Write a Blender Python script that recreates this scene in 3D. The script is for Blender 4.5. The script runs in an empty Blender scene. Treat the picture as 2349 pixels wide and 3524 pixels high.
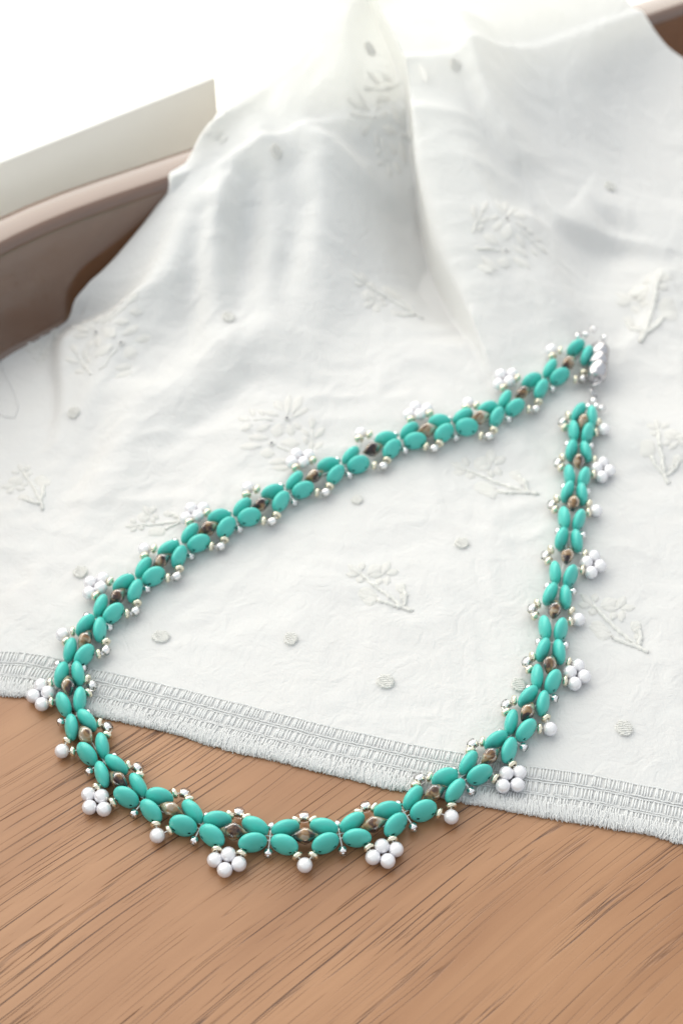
import bpy, bmesh, math, random
import numpy as np
from mathutils import Vector, Matrix
random.seed(7); rng = np.random.default_rng(11)
PI = math.pi; R = math.radians
S = bpy.context.scene
S.unit_settings.system = 'METRIC'; S.unit_settings.scale_length = 0.01     # 1 unit = 1 cm

# ------------------------------------------------------------------ camera, light, exposure
PITCH = R(48); FP = 4900.0; HC = 25.7            # downward tilt, focal length in photo pixels, camera height in cm
cam = bpy.data.cameras.new('camera'); co = bpy.data.objects.new('camera', cam); S.collection.objects.link(co)
co.location = (0, 0, HC); co.rotation_euler = (PI/2 - PITCH, 0, 0)
cam.sensor_fit = 'VERTICAL'; cam.sensor_height = 36; cam.lens = 36*FP/3524
cam.clip_start = 0.5; cam.clip_end = 2000
cam.dof.use_dof = True; cam.dof.focus_distance = 29.2; cam.dof.aperture_fstop = cam.lens*1e-3/0.34
S.camera = co
S.render.resolution_x = 682; S.render.resolution_y = 1024
w = bpy.data.worlds.new('World'); S.world = w; w.use_nodes = True
bg = w.node_tree.nodes['Background']; bg.inputs[0].default_value = (0.90, 0.96, 1.0, 1); bg.inputs[1].default_value = 0.60
def lamp(name, loc, aim, size, power, col):
    l = bpy.data.lights.new(name, 'AREA'); l.shape = 'RECTANGLE'; l.size, l.size_y = size
    l.energy = power; l.color = col
    o = bpy.data.objects.new(name, l); S.collection.objects.link(o); o.location = loc
    o.rotation_euler = (Vector(aim) - Vector(loc)).to_track_quat('-Z', 'Y').to_euler(); return o
lamp('window_light', (-42, 62, 44), (0, 22, 0), (24, 20), 25000, (1.0, 0.975, 0.93))
S.view_settings.view_transform = 'Standard'; S.view_settings.look = 'None'
S.view_settings.exposure = 0.59; S.view_settings.gamma = 1
WINDOW_GLOW = 2.3

# ------------------------------------------------------------------ helpers
C = S.collection
def G(px, py, H=0.0):
    """ground position (cm) of a spot of the photograph that lies at height H"""
    u = (px-1174.5)/FP; v = (py-1762)/FP
    z = (HC-H)/(math.sin(PITCH)+v*math.cos(PITCH))
    return (u*z, z*(math.cos(PITCH)-v*math.sin(PITCH)))
K = 2349/1568
def g(sx, sy, H=0.0): return G(sx*K, sy*K, H)
def obj(name, me, mats=None, parent=None, mtx=None):
    o = bpy.data.objects.new(name, me); C.objects.link(o)
    if mats and not me.materials:
        for m in (mats if isinstance(mats, (list, tuple)) else [mats]): me.materials.append(m)
    if parent is not None: o.parent = parent
    if mtx is not None: o.matrix_local = mtx
    return o
def tag(o, label=None, cat=None, group=None, kind=None):
    for k, v in (('label', label), ('category', cat), ('group', group), ('kind', kind)):
        if v: o[k] = v
    return o
def mesh(name, verts, faces, smooth=True, midx=None):
    me = bpy.data.meshes.new(name)
    me.from_pydata([tuple(map(float, v)) for v in verts], [], faces)
    if smooth: me.polygons.foreach_set('use_smooth', [True]*len(me.polygons))
    if midx is not None: me.polygons.foreach_set('material_index', midx)
    me.update(); return me
def lathe(prof, n=24, closed=False):
    """profile of (r, z) revolved round Z"""
    V = []; F = []; m = len(prof)
    for r_, z_ in prof:
        for k in range(n):
            a = 2*PI*k/n; V.append((r_*math.cos(a), r_*math.sin(a), z_))
    for i in range(m if closed else m-1):
        j = (i+1) % m
        for k in range(n):
            l = (k+1) % n; F.append((i*n+k, i*n+l, j*n+l, j*n+k))
    return V, F
def merge(parts):
    V = []; F = []; M = []
    for q in parts:
        v, f = q[0], q[1]; mi = q[2] if len(q) > 2 else 0
        b = len(V); V += list(v); F += [tuple(i+b for i in t) for t in f]; M += [mi]*len(f)
    return V, F, M
def torus(Rr, r, n=20, m=10, sz=1.0):
    return lathe([(Rr + r*math.cos(2*PI*k/m), sz*r*math.sin(2*PI*k/m)) for k in range(m)], n, True)
def tube(pts, rad, n=6, cap=True):
    pts = [Vector(p) for p in pts]; V = []; F = []
    up = Vector((0, 0, 1))
    for i, p_ in enumerate(pts):
        t = (pts[min(i+1, len(pts)-1)] - pts[max(i-1, 0)]).normalized()
        a = t.cross(up)
        if a.length < 1e-4: a = t.cross(Vector((1, 0, 0)))
        a.normalize(); b = t.cross(a)
        rr = rad[i] if isinstance(rad, (list, tuple)) else rad
        for k in range(n):
            c_ = 2*PI*k/n; V.append(tuple(p_ + a*math.cos(c_)*rr + b*math.sin(c_)*rr))
    for i in range(len(pts)-1):
        for k in range(n):
            l = (k+1) % n; F.append((i*n+k, i*n+l, (i+1)*n+l, (i+1)*n+k))
    if cap: F.append(tuple(range(n-1, -1, -1))); F.append(tuple((len(pts)-1)*n+k for k in range(n)))
    return V, F
def frame(loc, x, y, z):
    x, y, z = Vector(x), Vector(y), Vector(z)
    M = Matrix.Identity(4)
    for i in range(3): M[i][0] = x[i]; M[i][1] = y[i]; M[i][2] = z[i]; M[i][3] = loc[i]
    return M

# value noise in 2D (numpy)
_T = rng.random((256, 256))
def vn(x, y):
    xi = np.floor(x).astype(int); yi = np.floor(y).astype(int); fx = x-xi; fy = y-yi
    fx = fx*fx*fx*(fx*(fx*6-15)+10); fy = fy*fy*fy*(fy*(fy*6-15)+10)
    a = _T[xi & 255, yi & 255]; b = _T[(xi+1) & 255, yi & 255]; c = _T[xi & 255, (yi+1) & 255]; d = _T[(xi+1) & 255, (yi+1) & 255]
    return (a*(1-fx)+b*fx)*(1-fy)+(c*(1-fx)+d*fx)*fy - 0.5
def sst(a, b, x):
    t = np.clip((x-a)/(b-a), 0, 1); return t*t*(3-2*t)

# ------------------------------------------------------------------ materials
def mat(name):
    m = bpy.data.materials.new(name); m.use_nodes = True
    nt = m.node_tree; return m, nt, nt.nodes['Principled BSDF'], nt.nodes['Material Output']
def setp(b, **kw):
    for k, v in kw.items(): b.inputs[k.replace('_', ' ')].default_value = v
def ramp(nt, stops, src):
    n = nt.nodes.new('ShaderNodeValToRGB'); cr = n.color_ramp
    while len(cr.elements) < len(stops): cr.elements.new(0.5)
    for e, (p_, c_) in zip(cr.elements, stops): e.position = p_; e.color = (*c_, 1) if len(c_) == 3 else c_
    nt.links.new(src, n.inputs[0]); return n
def mapn(nt, scale, rot=(0, 0, 0), coord='Object'):
    tc = nt.nodes.new('ShaderNodeTexCoord'); mp = nt.nodes.new('ShaderNodeMapping')
    mp.inputs['Scale'].default_value = scale; mp.inputs['Rotation'].default_value = rot
    nt.links.new(tc.outputs[coord], mp.inputs[0]); return mp
def noise(nt, src, scale, detail=3, rough=0.5, dist=0.0):
    n = nt.nodes.new('ShaderNodeTexNoise'); n.inputs['Scale'].default_value = scale; n.inputs['Detail'].default_value = detail
    n.inputs['Roughness'].default_value = rough; n.inputs['Distortion'].default_value = dist
    if src is not None: nt.links.new(src, n.inputs['Vector'])
    return n
def mth(nt, op, a, b=None):
    n = nt.nodes.new('ShaderNodeMath'); n.operation = op
    for i, q in enumerate((a, b)):
        if q is None: continue
        if isinstance(q, (int, float)): n.inputs[i].default_value = q
        else: nt.links.new(q, n.inputs[i])
    return n.outputs[0]
def mixc(nt, fac, a, b, blend='MIX'):
    n = nt.nodes.new('ShaderNodeMix'); n.data_type = 'RGBA'; n.blend_type = blend
    for s, q in ((n.inputs[0], fac), (n.inputs[6], a), (n.inputs[7], b)):
        if isinstance(q, (int, float)): s.default_value = q
        elif isinstance(q, tuple): s.default_value = (*q, 1)
        else: nt.links.new(q, s)
    return n.outputs[2]
def bump(nt, b, h, strength, dist):
    n = nt.nodes.new('ShaderNodeBump'); n.inputs['Strength'].default_value = strength; n.inputs['Distance'].default_value = dist
    nt.links.new(h, n.inputs['Height']); nt.links.new(n.outputs[0], b.inputs['Normal'])

GRAIN = R(40)
def wood(name, light, dark, pores=True, rough=0.38):
    m, nt, b, o = mat(name)
    mp0 = mapn(nt, (1, 1, 1), (0, 0, -GRAIN))
    # gentle waviness of the grain
    wv = noise(nt, mp0.outputs[0], 0.07, 1)
    sep = nt.nodes.new('ShaderNodeSeparateXYZ'); nt.links.new(mp0.outputs[0], sep.inputs[0])
    y2 = mth(nt, 'ADD', sep.outputs[1], mth(nt, 'MULTIPLY', wv.outputs[0], 2.6))
    def strand(sx, sy, off=0.0):
        c = nt.nodes.new('ShaderNodeCombineXYZ')
        nt.links.new(mth(nt, 'MULTIPLY', sep.outputs[0], sx), c.inputs[0]); nt.links.new(mth(nt, 'MULTIPLY', y2, sy), c.inputs[1])
        c.inputs[2].default_value = off; return c.outputs[0]
    broad = noise(nt, strand(0.16, 0.55), 1.0, 3, 0.5)
    fine = noise(nt, strand(0.16, 8.0, 3.1), 1.0, 3, 0.55)
    col = ramp(nt, [(0.32, dark), (0.62, light)], broad.outputs[0]).outputs[0]
    fcol = ramp(nt, [(0.3, (0.95, 0.94, 0.93)), (0.62, (1.02, 1.02, 1.02))], fine.outputs[0]).outputs[0]
    col = mixc(nt, 1.0, col, fcol, 'MULTIPLY')
    if pores:
        def lines(freq, wob, thick, soft, off):
            wn = noise(nt, strand(0.05, 0.7, off), 1.0, 2, 0.4)
            v_ = mth(nt, 'FRACT', mth(nt, 'ADD', mth(nt, 'MULTIPLY', y2, freq), mth(nt, 'MULTIPLY', wn.outputs[0], wob)))
            v_ = mth(nt, 'ABSOLUTE', mth(nt, 'SUBTRACT', v_, 0.5))
            return ramp(nt, [(thick, (1, 1, 1)), (thick+soft, (0, 0, 0))], v_).outputs[0]
        la = lines(4.6, 5.0, 0.040, 0.022, 7.7)
        ga = ramp(nt, [(0.49, (0, 0, 0)), (0.55, (1, 1, 1))], noise(nt, strand(0.28, 6.0, 1.7), 1.0, 1).outputs[0]).outputs[0]
        lb = lines(11.0, 8.0, 0.06, 0.05, 17.7)
        gb = ramp(nt, [(0.52, (0, 0, 0)), (0.60, (0.55, 0.55, 0.55))], noise(nt, strand(0.6, 11.0, 21.7), 1.0, 1).outputs[0]).outputs[0]
        dens = noise(nt, strand(0.10, 0.32, 5.0), 1.0, 2)
        dm = ramp(nt, [(0.40, (0.15, 0.15, 0.15)), (0.56, (1, 1, 1))], dens.outputs[0]).outputs[0]
        pm = mth(nt, 'MULTIPLY', mth(nt, 'MAXIMUM', mth(nt, 'MULTIPLY', la, ga), mth(nt, 'MULTIPLY', lb, gb)), dm)
        ck = noise(nt, strand(0.07, 2.0, 9.4), 1.0, 4, 0.5)
        line = mth(nt, 'ABSOLUTE', mth(nt, 'SUBTRACT', ck.outputs[0], 0.5))
        cm = ramp(nt, [(0.0, (1, 1, 1)), (0.012, (0, 0, 0))], line).outputs[0]
        gate = ramp(nt, [(0.50, (0, 0, 0)), (0.60, (1, 1, 1))], noise(nt, strand(0.22, 0.5, 12.0), 1.0, 2).outputs[0]).outputs[0]
        cm = mth(nt, 'MULTIPLY', cm, gate)
        tot = mth(nt, 'MAXIMUM', pm, cm)
        col = mixc(nt, mth(nt, 'MULTIPLY', tot, 0.95), col, (0.075, 0.030, 0.016))
        bump(nt, b, mth(nt, 'MULTIPLY', tot, -1.0), 0.5, 0.02)
    nt.links.new(col, b.inputs['Base Color'])
    b.inputs['Roughness'].default_value = rough; b.inputs['Specular IOR Level'].default_value = 0.45
    return m
M_WOOD = wood('tray_wood', (0.362, 0.190, 0.096), (0.282, 0.136, 0.064))
M_RIM = wood('rim_wood', (0.130, 0.064, 0.037), (0.095, 0.046, 0.027), pores=False, rough=0.16)

rb_ = M_RIM.node_tree.nodes['Principled BSDF']; rb_.inputs['Coat Weight'].default_value = 0.75; rb_.inputs['Coat Roughness'].default_value = 0.06; rb_.inputs['Coat IOR'].default_value = 1.8

def cloth_mat(name, col, trans, bscale=55.0, bstr=0.25, tint=(1.0, 0.96, 0.82)):
    m, nt, b, o = mat(name)
    setp(b, Roughness=0.9); b.inputs['Specular IOR Level'].default_value = 0.15
    b.inputs['Sheen Weight'].default_value = 0.15
    mp = mapn(nt, (1, 1, 1), (0, 0, R(-12)))
    a = mapn(nt, (38, 6, 6), (0, 0, R(-12))); c = mapn(nt, (6, 38, 6), (0, 0, R(-12)))
    n1 = noise(nt, a.outputs[0], 1.0, 2); n2 = noise(nt, c.outputs[0], 1.0, 2)
    weave = mth(nt, 'ADD', n1.outputs[0], n2.outputs[0])
    big = noise(nt, mp.outputs[0], 0.35, 3)
    cc = mixc(nt, big.outputs[0], tuple(q*0.97 for q in col), col)
    cc = mixc(nt, mth(nt, 'MULTIPLY', weave, 0.5), tuple(q*0.93 for q in col), cc)
    nt.links.new(cc, b.inputs['Base Color'])
    cr1 = noise(nt, mp.outputs[0], 1.6, 4, 0.55, 0.8); cr2 = noise(nt, mp.outputs[0], 4.5, 3, 0.5, 0.5)
    rid = mth(nt, 'ADD', mth(nt, 'ABSOLUTE', mth(nt, 'SUBTRACT', cr1.outputs[0], 0.5)), mth(nt, 'MULTIPLY', mth(nt, 'ABSOLUTE', mth(nt, 'SUBTRACT', cr2.outputs[0], 0.5)), 0.35))
    b0 = nt.nodes.new('ShaderNodeBump'); b0.inputs['Strength'].default_value = 0.38; b0.inputs['Distance'].default_value = 0.16; nt.links.new(rid, b0.inputs['Height'])
    bump(nt, b, weave, bstr, 0.014); nt.links.new(b0.outputs[0], nt.nodes[-1].inputs['Normal'])
    if trans > 0:
        t = nt.nodes.new('ShaderNodeBsdfTranslucent'); nt.links.new(mixc(nt, 1.0, cc, tint, 'MULTIPLY'), t.inputs[0])
        mx = nt.nodes.new('ShaderNodeMixShader'); mx.inputs[0].default_value = trans
        nt.links.new(b.outputs[0], mx.inputs[1]); nt.links.new(t.outputs[0], mx.inputs[2]); nt.links.new(mx.outputs[0], o.inputs[0])
    return m
M_CLOTH = cloth_mat('white_lawn', (0.862, 0.880, 0.887), 0.32)
M_THREAD = cloth_mat('embroidery_thread', (0.93, 0.93, 0.915), 0.42, bstr=0.5, tint=(1, 0.99, 0.96))
M_FUZZ = cloth_mat('fringe_thread', (0.95, 0.955, 0.955), 0.5, tint=(1, 1, 1))
m, nt, b, o = mat('hole_shade'); setp(b, Base_Color=(0.05, 0.05, 0.09, 1), Roughness=0.8); M_HOLE_SHADE = m  # dark colour stands in for shade inside small openings of the cloth

m, nt, b, o = mat('teal_glass')
n_ = noise(nt, mapn(nt, (1, 1, 1)).outputs[0], 2.2, 2)
inf = nt.nodes.new('ShaderNodeObjectInfo')
c1 = mixc(nt, n_.outputs[0], (0.075, 0.51, 0.44), (0.10, 0.575, 0.51))
c2 = mixc(nt, mth(nt, 'MULTIPLY', inf.outputs['Random'], 0.35), c1, (0.05, 0.41, 0.38))
nt.links.new(c2, b.inputs['Base Color']); setp(b, Roughness=0.33); b.inputs['Subsurface Weight'].default_value = 0.15
b.inputs['Subsurface Radius'].default_value = (0.3, 1.0, 0.9); b.inputs['Subsurface Scale'].default_value = 0.05
nz = noise(nt, mapn(nt, (1, 1, 1)).outputs[0], 26, 2); bump(nt, b, nz.outputs[0], 0.06, 0.01)
M_TEAL = m
m, nt, b, o = mat('bore_shade'); setp(b, Base_Color=(0.01, 0.09, 0.07, 1), Roughness=0.6); M_BORE_SHADE = m  # bore walls coloured dark in place of the shade inside the holes
m, nt, b, o = mat('pearl_coat')
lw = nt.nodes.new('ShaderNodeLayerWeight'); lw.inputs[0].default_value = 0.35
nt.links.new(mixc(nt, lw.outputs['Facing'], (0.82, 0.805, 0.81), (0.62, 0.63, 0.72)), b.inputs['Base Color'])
setp(b, Roughness=0.26, Metallic=0.22); b.inputs['Coat Weight'].default_value = 1.0; b.inputs['Coat Roughness'].default_value = 0.06; b.inputs['Coat IOR'].default_value = 1.7
b.inputs['Subsurface Weight'].default_value = 0.2; b.inputs['Subsurface Radius'].default_value = (1, 1, 1); b.inputs['Subsurface Scale'].default_value = 0.04
M_PEARL = m
m, nt, b, o = mat('pale_gold'); setp(b, Base_Color=(0.86, 0.80, 0.64, 1), Metallic=0.95, Roughness=0.20)
nz = noise(nt, mapn(nt, (1, 1, 1)).outputs[0], 14, 2); bump(nt, b, nz.outputs[0], 0.25, 0.02); M_GOLD = m
m, nt, b, o = mat('silver_lining'); setp(b, Base_Color=(0.90, 0.90, 0.91, 1), Metallic=1.0, Roughness=0.18); M_SILVER = m
m, nt, b, o = mat('clear_glass'); setp(b, Base_Color=(1, 0.985, 0.98, 1), Roughness=0.02, IOR=1.5); b.inputs['Transmission Weight'].default_value = 1; M_GLASS = m
m, nt, b, o = mat('smoky_glass')
inf = nt.nodes.new('ShaderNodeObjectInfo')
mp = mapn(nt, (1, 1, 1)); ad = nt.nodes.new('ShaderNodeVectorMath'); ad.operation = 'ADD'
cmb = nt.nodes.new('ShaderNodeCombineXYZ'); nt.links.new(mth(nt, 'MULTIPLY', inf.outputs['Random'], 37.0), cmb.inputs[0])
nt.links.new(mp.outputs[0], ad.inputs[0]); nt.links.new(cmb.outputs[0], ad.inputs[1])
nz = noise(nt, ad.outputs[0], 3.4, 3, 0.55, 0.6)
cr = ramp(nt, [(0.40, (0.03, 0.018, 0.022)), (0.47, (0.12, 0.065, 0.045)), (0.54, (0.33, 0.19, 0.085)), (0.63, (0.42, 0.34, 0.26))], nz.outputs[0])
nt.links.new(cr.outputs[0], b.inputs['Base Color']); setp(b, Roughness=0.14, IOR=1.45, Metallic=0.0); b.inputs['Transmission Weight'].default_value = 0.25
M_SMOKE = m
m, nt, b, o = mat('clasp_steel'); setp(b, Base_Color=(0.52, 0.51, 0.53, 1), Metallic=1.0, Roughness=0.20); M_STEEL = m
m, nt, b, o = mat('nylon_thread'); setp(b, Base_Color=(0.85, 0.86, 0.86, 1), Roughness=0.5); M_NYLON = m
m, nt, b, o = mat('table_paint')
nz = noise(nt, mapn(nt, (1, 1, 1)).outputs[0], 0.3, 3)
nt.links.new(mixc(nt, nz.outputs[0], (0.84, 0.835, 0.80), (0.87, 0.865, 0.84)), b.inputs['Base Color']); setp(b, Roughness=0.5); M_TABLE = m
M_BOARD = M_TABLE.copy(); nt = M_BOARD.node_tree; M_BOARD.name = 'translucent_board'
t = nt.nodes.new('ShaderNodeBsdfTranslucent'); t.inputs[0].default_value = (0.90, 0.895, 0.86, 1); mx = nt.nodes.new('ShaderNodeMixShader'); mx.inputs[0].default_value = 0.28
nt.links.new(nt.nodes['Principled BSDF'].outputs[0], mx.inputs[1]); nt.links.new(t.outputs[0], mx.inputs[2]); nt.links.new(mx.outputs[0], nt.nodes['Material Output'].inputs[0])
m, nt, b, o = mat('window_frame_paint'); setp(b, Base_Color=(0.82, 0.82, 0.79, 1), Roughness=0.45); M_FRAME = m
m, nt, b, o = mat('window_daylight')
em = nt.nodes.new('ShaderNodeEmission'); em.inputs[0].default_value = (1.0, 0.97, 0.90, 1); em.inputs[1].default_value = WINDOW_GLOW
nt.links.new(em.outputs[0], o.inputs[0]); M_DAY = m

# ------------------------------------------------------------------ the table, the window, the tray
TZ = -0.5
tb = obj('table', mesh('table', [(-160, -60, TZ), (160, -60, TZ), (160, 220, TZ), (-160, 220, TZ)], [(0, 1, 2, 3)], False), M_TABLE); tag(tb, kind='structure')
LEDGE = 3.5
wa = Vector((*G(0, 560, LEDGE), 0)); wb = Vector((*G(742, 265, LEDGE), 0)); wlen = (wb-wa).length; wd = (wb-wa).normalized(); wn = Vector((wd.y, -wd.x, 0))
def wpt(s, z, out=0.0): q = wa + wd*s - wn*out; return (q.x, q.y, z)
def wbox(s0, s1, z0, z1, o0, o1):
    V = [wpt(s, z, oo) for s in (s0, s1) for z in (z0, z1) for oo in (o0, o1)]
    return V, [(0, 1, 3, 2), (4, 6, 7, 5), (0, 4, 5, 1), (2, 3, 7, 6), (0, 2, 6, 4), (1, 5, 7, 3)]
lv_, lf_, lm_ = merge([wbox(-40, wlen, TZ+0.003, LEDGE, 0.0, 0.25)])
ledge = obj('window_board', mesh('window_board', lv_, lf_, False), M_BOARD); bv = ledge.modifiers.new('bevel', 'BEVEL'); bv.width = .05; bv.segments = 3
tag(ledge, 'low pale grey board standing behind the tray before the bright window', 'board')
win = bpy.data.objects.new('window', None); C.objects.link(win); win.location = (0, 0, 0)
tag(win, 'tall bright overexposed window behind the tray at upper left', 'window')
obj('pane', mesh('pane', [wpt(-52, TZ+0.004, 9.3), wpt(62, TZ+0.004, 9.3), wpt(62, 84, 9.3), wpt(-52, 84, 9.3)], [(0, 1, 2, 3)], False), M_DAY, win)
fv, ff, fm = merge([wbox(-56, -52, TZ+0.003, 88, 8.4, 10.6), wbox(62, 66, TZ+0.003, 88, 8.4, 10.6), wbox(-52, 62, 84, 88, 8.4, 10.6)])
obj('frame', mesh('frame', fv, ff, False), M_FRAME, win)

# path of the inner top edge of the rim: long straight side and rounded corners
e1 = Vector((0.857, 0.515)); e2 = Vector((0.515, -0.857)); P0 = Vector((-6.2, 31.62))    # P0: where the left corner begins
LX, LY, CR = 44.0, 16.0, 14.0
def rimpath():
    P = []
    def add(p_, nrm): P.append((Vector(p_), Vector(nrm)))
    for k in range(12): t = k/12; add(P0 + e1*(LX*(1-t)), -e2)
    def arc(c, a0, n=24):
        for k in range(n):
            a = a0 + PI/2*k/n; d_ = -e2*math.cos(a) - e1*math.sin(a); add(c + d_*CR, d_)
    arc(P0 + e2*CR, 0)
    for k in range(6): add(P0 + e2*CR - e1*CR + e2*(LY*k/6), -e1)
    arc(P0 + e2*(CR+LY), PI/2)
    for k in range(12): add(P0 + e2*(2*CR+LY) + e1*(LX*k/12), e2)
    arc(P0 + e2*(CR+LY) + e1*LX, PI)
    for k in range(6): add(P0 + e2*(CR+LY) + e1*(LX+CR) - e2*(LY*k/6), e1)
    arc(P0 + e2*CR + e1*LX, 3*PI/2)
    return P
RP = rimpath()
prof = [(-0.62, -0.02), (-0.50, 0.03), (-0.38, 0.22), (-0.28, 0.7), (-0.18, 1.4), (-0.07, 2.1), (0.0, 2.66), (0.05, 2.86), (0.16, 2.97), (0.32, 3.01),
        (0.9, 3.0), (1.14, 2.95), (1.27, 2.83), (1.32, 2.62), (1.30, 2.2), (1.12, 1.0), (0.95, -0.2), (0.80, -0.48)]
V = []; F = []; n = len(prof); L = len(RP)
for p_, d_ in RP:
    for o_, h_ in prof: q = p_ + d_*o_; V.append((q.x, q.y, h_))
for i in range(L):
    j = (i+1) % L
    for k in range(n-1): F.append((i*n+k, i*n+k+1, j*n+k+1, j*n+k))
tray = bpy.data.objects.new('wooden_tray', None); C.objects.link(tray); tray.location = (0, 0, 0)
tag(tray, 'brown wooden tray with raised glossy rim under the necklace and cloth', 'tray')
rim = obj('rim', mesh('rim', V, F), M_RIM, tray)
V = [(*(p_ + d_*(-0.5)), 0.0) for p_, d_ in RP]; V2 = [(*(p_ + d_*0.5), -0.44) for p_, d_ in RP]
base = obj('base', mesh('base', V + V2, [tuple(range(L-1, -1, -1)), tuple(range(L, 2*L))], False), M_WOOD, tray)

# ------------------------------------------------------------------ the cloth
def rimdist(x, y):
    """distance inwards from the inner edge of the rim's far side"""
    dx = x-P0.x; dy = y-P0.y
    al = dx*e1.x+dy*e1.y; pe = dx*e2.x+dy*e2.y
    return np.where(al > 0, pe, CR - np.sqrt(al**2 + (CR-pe)**2))
def pline(x, y, pts):
    """signed distance (positive to the left of the line's direction) and parameter 0..1 along it"""
    pts = np.array(pts, float); seg = pts[1:]-pts[:-1]; ln = np.hypot(seg[:, 0], seg[:, 1]); tot = ln.sum(); acc = 0
    best = np.full(x.shape, 1e9); sd = np.zeros(x.shape); tt = np.zeros(x.shape); ex = np.zeros(x.shape)
    for i in range(len(seg)):
        dx = x-pts[i, 0]; dy = y-pts[i, 1]; t = (dx*seg[i, 0]+dy*seg[i, 1])/ln[i]
        tc = np.clip(t, 0, ln[i]); qx = dx-seg[i, 0]*tc/ln[i]; qy = dy-seg[i, 1]*tc/ln[i]; d = np.hypot(qx, qy)
        c = dy*seg[i, 0]/ln[i]-dx*seg[i, 1]/ln[i]
        u = d < best; over = np.zeros(x.shape)
        if i == 0: over = np.maximum(over, -t)
        if i == len(seg)-1: over = np.maximum(over, t-ln[i])
        ex = np.where(u, over, ex)
        best = np.where(u, d, best); sd = np.where(u, np.sign(c)*d, sd); tt = np.where(u, (acc+tc)/tot, tt)
        acc += ln[i]
    return sd, tt, np.exp(-(ex/0.5)**2)
def prof_ridge(sd, wl, wr): return np.where(sd < 0, np.exp(-(sd/wl)**2), np.exp(-(sd/wr)**2))
def prof_step(sd, ws, wr): return np.where(sd < 0, np.exp(-(sd/ws)**2), 1.0)*np.where(sd > 0, np.exp(-(sd/wr)**2), 1.0)
# (kind, points in picture coordinates with guessed height, amplitudes along it, left width, right width)
FOLDS = [
 # great pleat, sharp on its left
 ('s', [(800,20,4.6),(880,60,4.5),(955,150,4.2),(985,260,3.6),(1005,350,3.2),(1040,520,2.2),(1085,700,1.0),(1130,860,.3)], [.15,.45,.9,1.3,1.45,1.25,.8,.15], .09, 2.6),
 ('r', [(930,220,3.4),(985,400,2.4),(1030,560,1.6),(1080,720,.8)], [-.5,-1.35,-1.25,-.3], 2.0, .35),
 # crease inside the right panel
 ('c', [(1020,190,4.6),(1130,330,4.2),(1240,500,3.4),(1330,640,2.3)], [.35,.4,.3,.05], .5, .9),
 # drooping pleat right, white crest, shade below
 ('s', [(1180,215,4.1),(1250,270,3.9),(1310,335,3.7),(1400,350,3.5),(1470,352,3.4),(1560,400,3.0)], [.15,.25,.4,.5,.45,.2], .30, 1.5),
 ('r', [(1440,390,2.7),(1380,560,1.6),(1330,700,1.0)], [-.45,-.3,-.05], .9, .8),
 ('r', [(1220,400,3.3),(1300,620,2.0),(1330,800,1.0)], [.35,.3,.1], .8, .9),
 # curl at the right edge
 ('s', [(1600,555,1.8),(1540,560,1.6),(1510,610,1.3),(1500,700,.8),(1440,800,.3)], [.4,.55,.5,.3,.1], .25, 1.6),
 # creases lower right
 ('c', [(1190,970,.2),(1300,1060,.1),(1420,1160,.1),(1568,1275,.1)], [-.10,-.16,-.2,-.24], .28, .5),
 ('r', [(1010,930,.3),(1100,990,.2),(1230,1060,.1)], [.08,.16,.1], .6, .8),
 ('r', [(1250,900,.4),(1400,980,.2),(1568,1010,.2)], [.10,.22,.3], .8, 1.0),
 # left silhouette ridge and the folds that run down from it
 ('r', [(450,420,3.2),(350,600,2.1),(270,760,1.0),(215,900,.5),(200,1020,.2)], [.35,.5,.45,.3,.05], .5, .9),
 ('r', [(520,400,3.2),(500,560,2.2),(490,720,1.3),(510,860,.5)], [.30,.32,.3,.05], .45, .8),
 ('r', [(455,470,2.9),(440,620,2.0),(430,780,1.0)], [-.25,-.3,-.1], .4, .4),
 ('r', [(640,330,3.4),(620,520,2.5),(610,700,1.3),(640,840,.5)], [.28,.26,.24,.05], .5, .6),
 ('r', [(570,400,3.0),(560,560,2.2),(560,760,1.0)], [-.28,-.3,-.06], .5, .5),
 ('r', [(760,300,3.6),(740,450,2.9),(720,600,1.9),(700,760,.8)], [.75,.75,.5,.05], .9, 1.3),
 ('r', [(700,440,2.8),(660,580,2.0),(650,700,1.1)], [-.10,-.2,-.05], .35, .4),
 ('r', [(700,770,.8),(560,810,.6),(420,900,.4),(300,1010,.2)], [.1,.28,.28,.05], .7, .9),
 ('r', [(620,850,.5),(520,930,.3),(430,1010,.2)], [-.06,-.16,-.03], .5, .5),
 ('r', [(800,190,4.0),(790,110,4.2),(850,30,4.4)], [.4,.6,.6], .5, 1.2),
 ('r', [(540,190,4.0),(600,230,3.9),(680,330,3.5)], [-.25,-.3,-.2], .5, .5),
 ('r', [(1050,60,4.4),(1130,170,4.2),(1200,240,4.0)], [.5,.6,.3], .35, 1.0),
 # left foot: upper layer over lower one
 ('s', [(150,735,.5),(142,830,.3),(148,930,.2),(120,1050,.1)], [.45,.42,.25,.02], .2, 1.5),
 ('r', [(330,900,.5),(260,1050,.3),(170,1200,.1)], [.22,.25,.05], .6, .8),
 ('r', [(250,930,.4),(180,1080,.2),(90,1230,.1)], [-.08,-.14,-.03], .4, .4),
 ('r', [(720,1280,.1),(900,1180,.1),(1100,1160,.1)], [.03,.08,.03], 1.1, 1.2),
 ('r', [(500,1330,.1),(700,1260,.1)], [-.03,-.03], .6, .6),
]
FW = []
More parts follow.
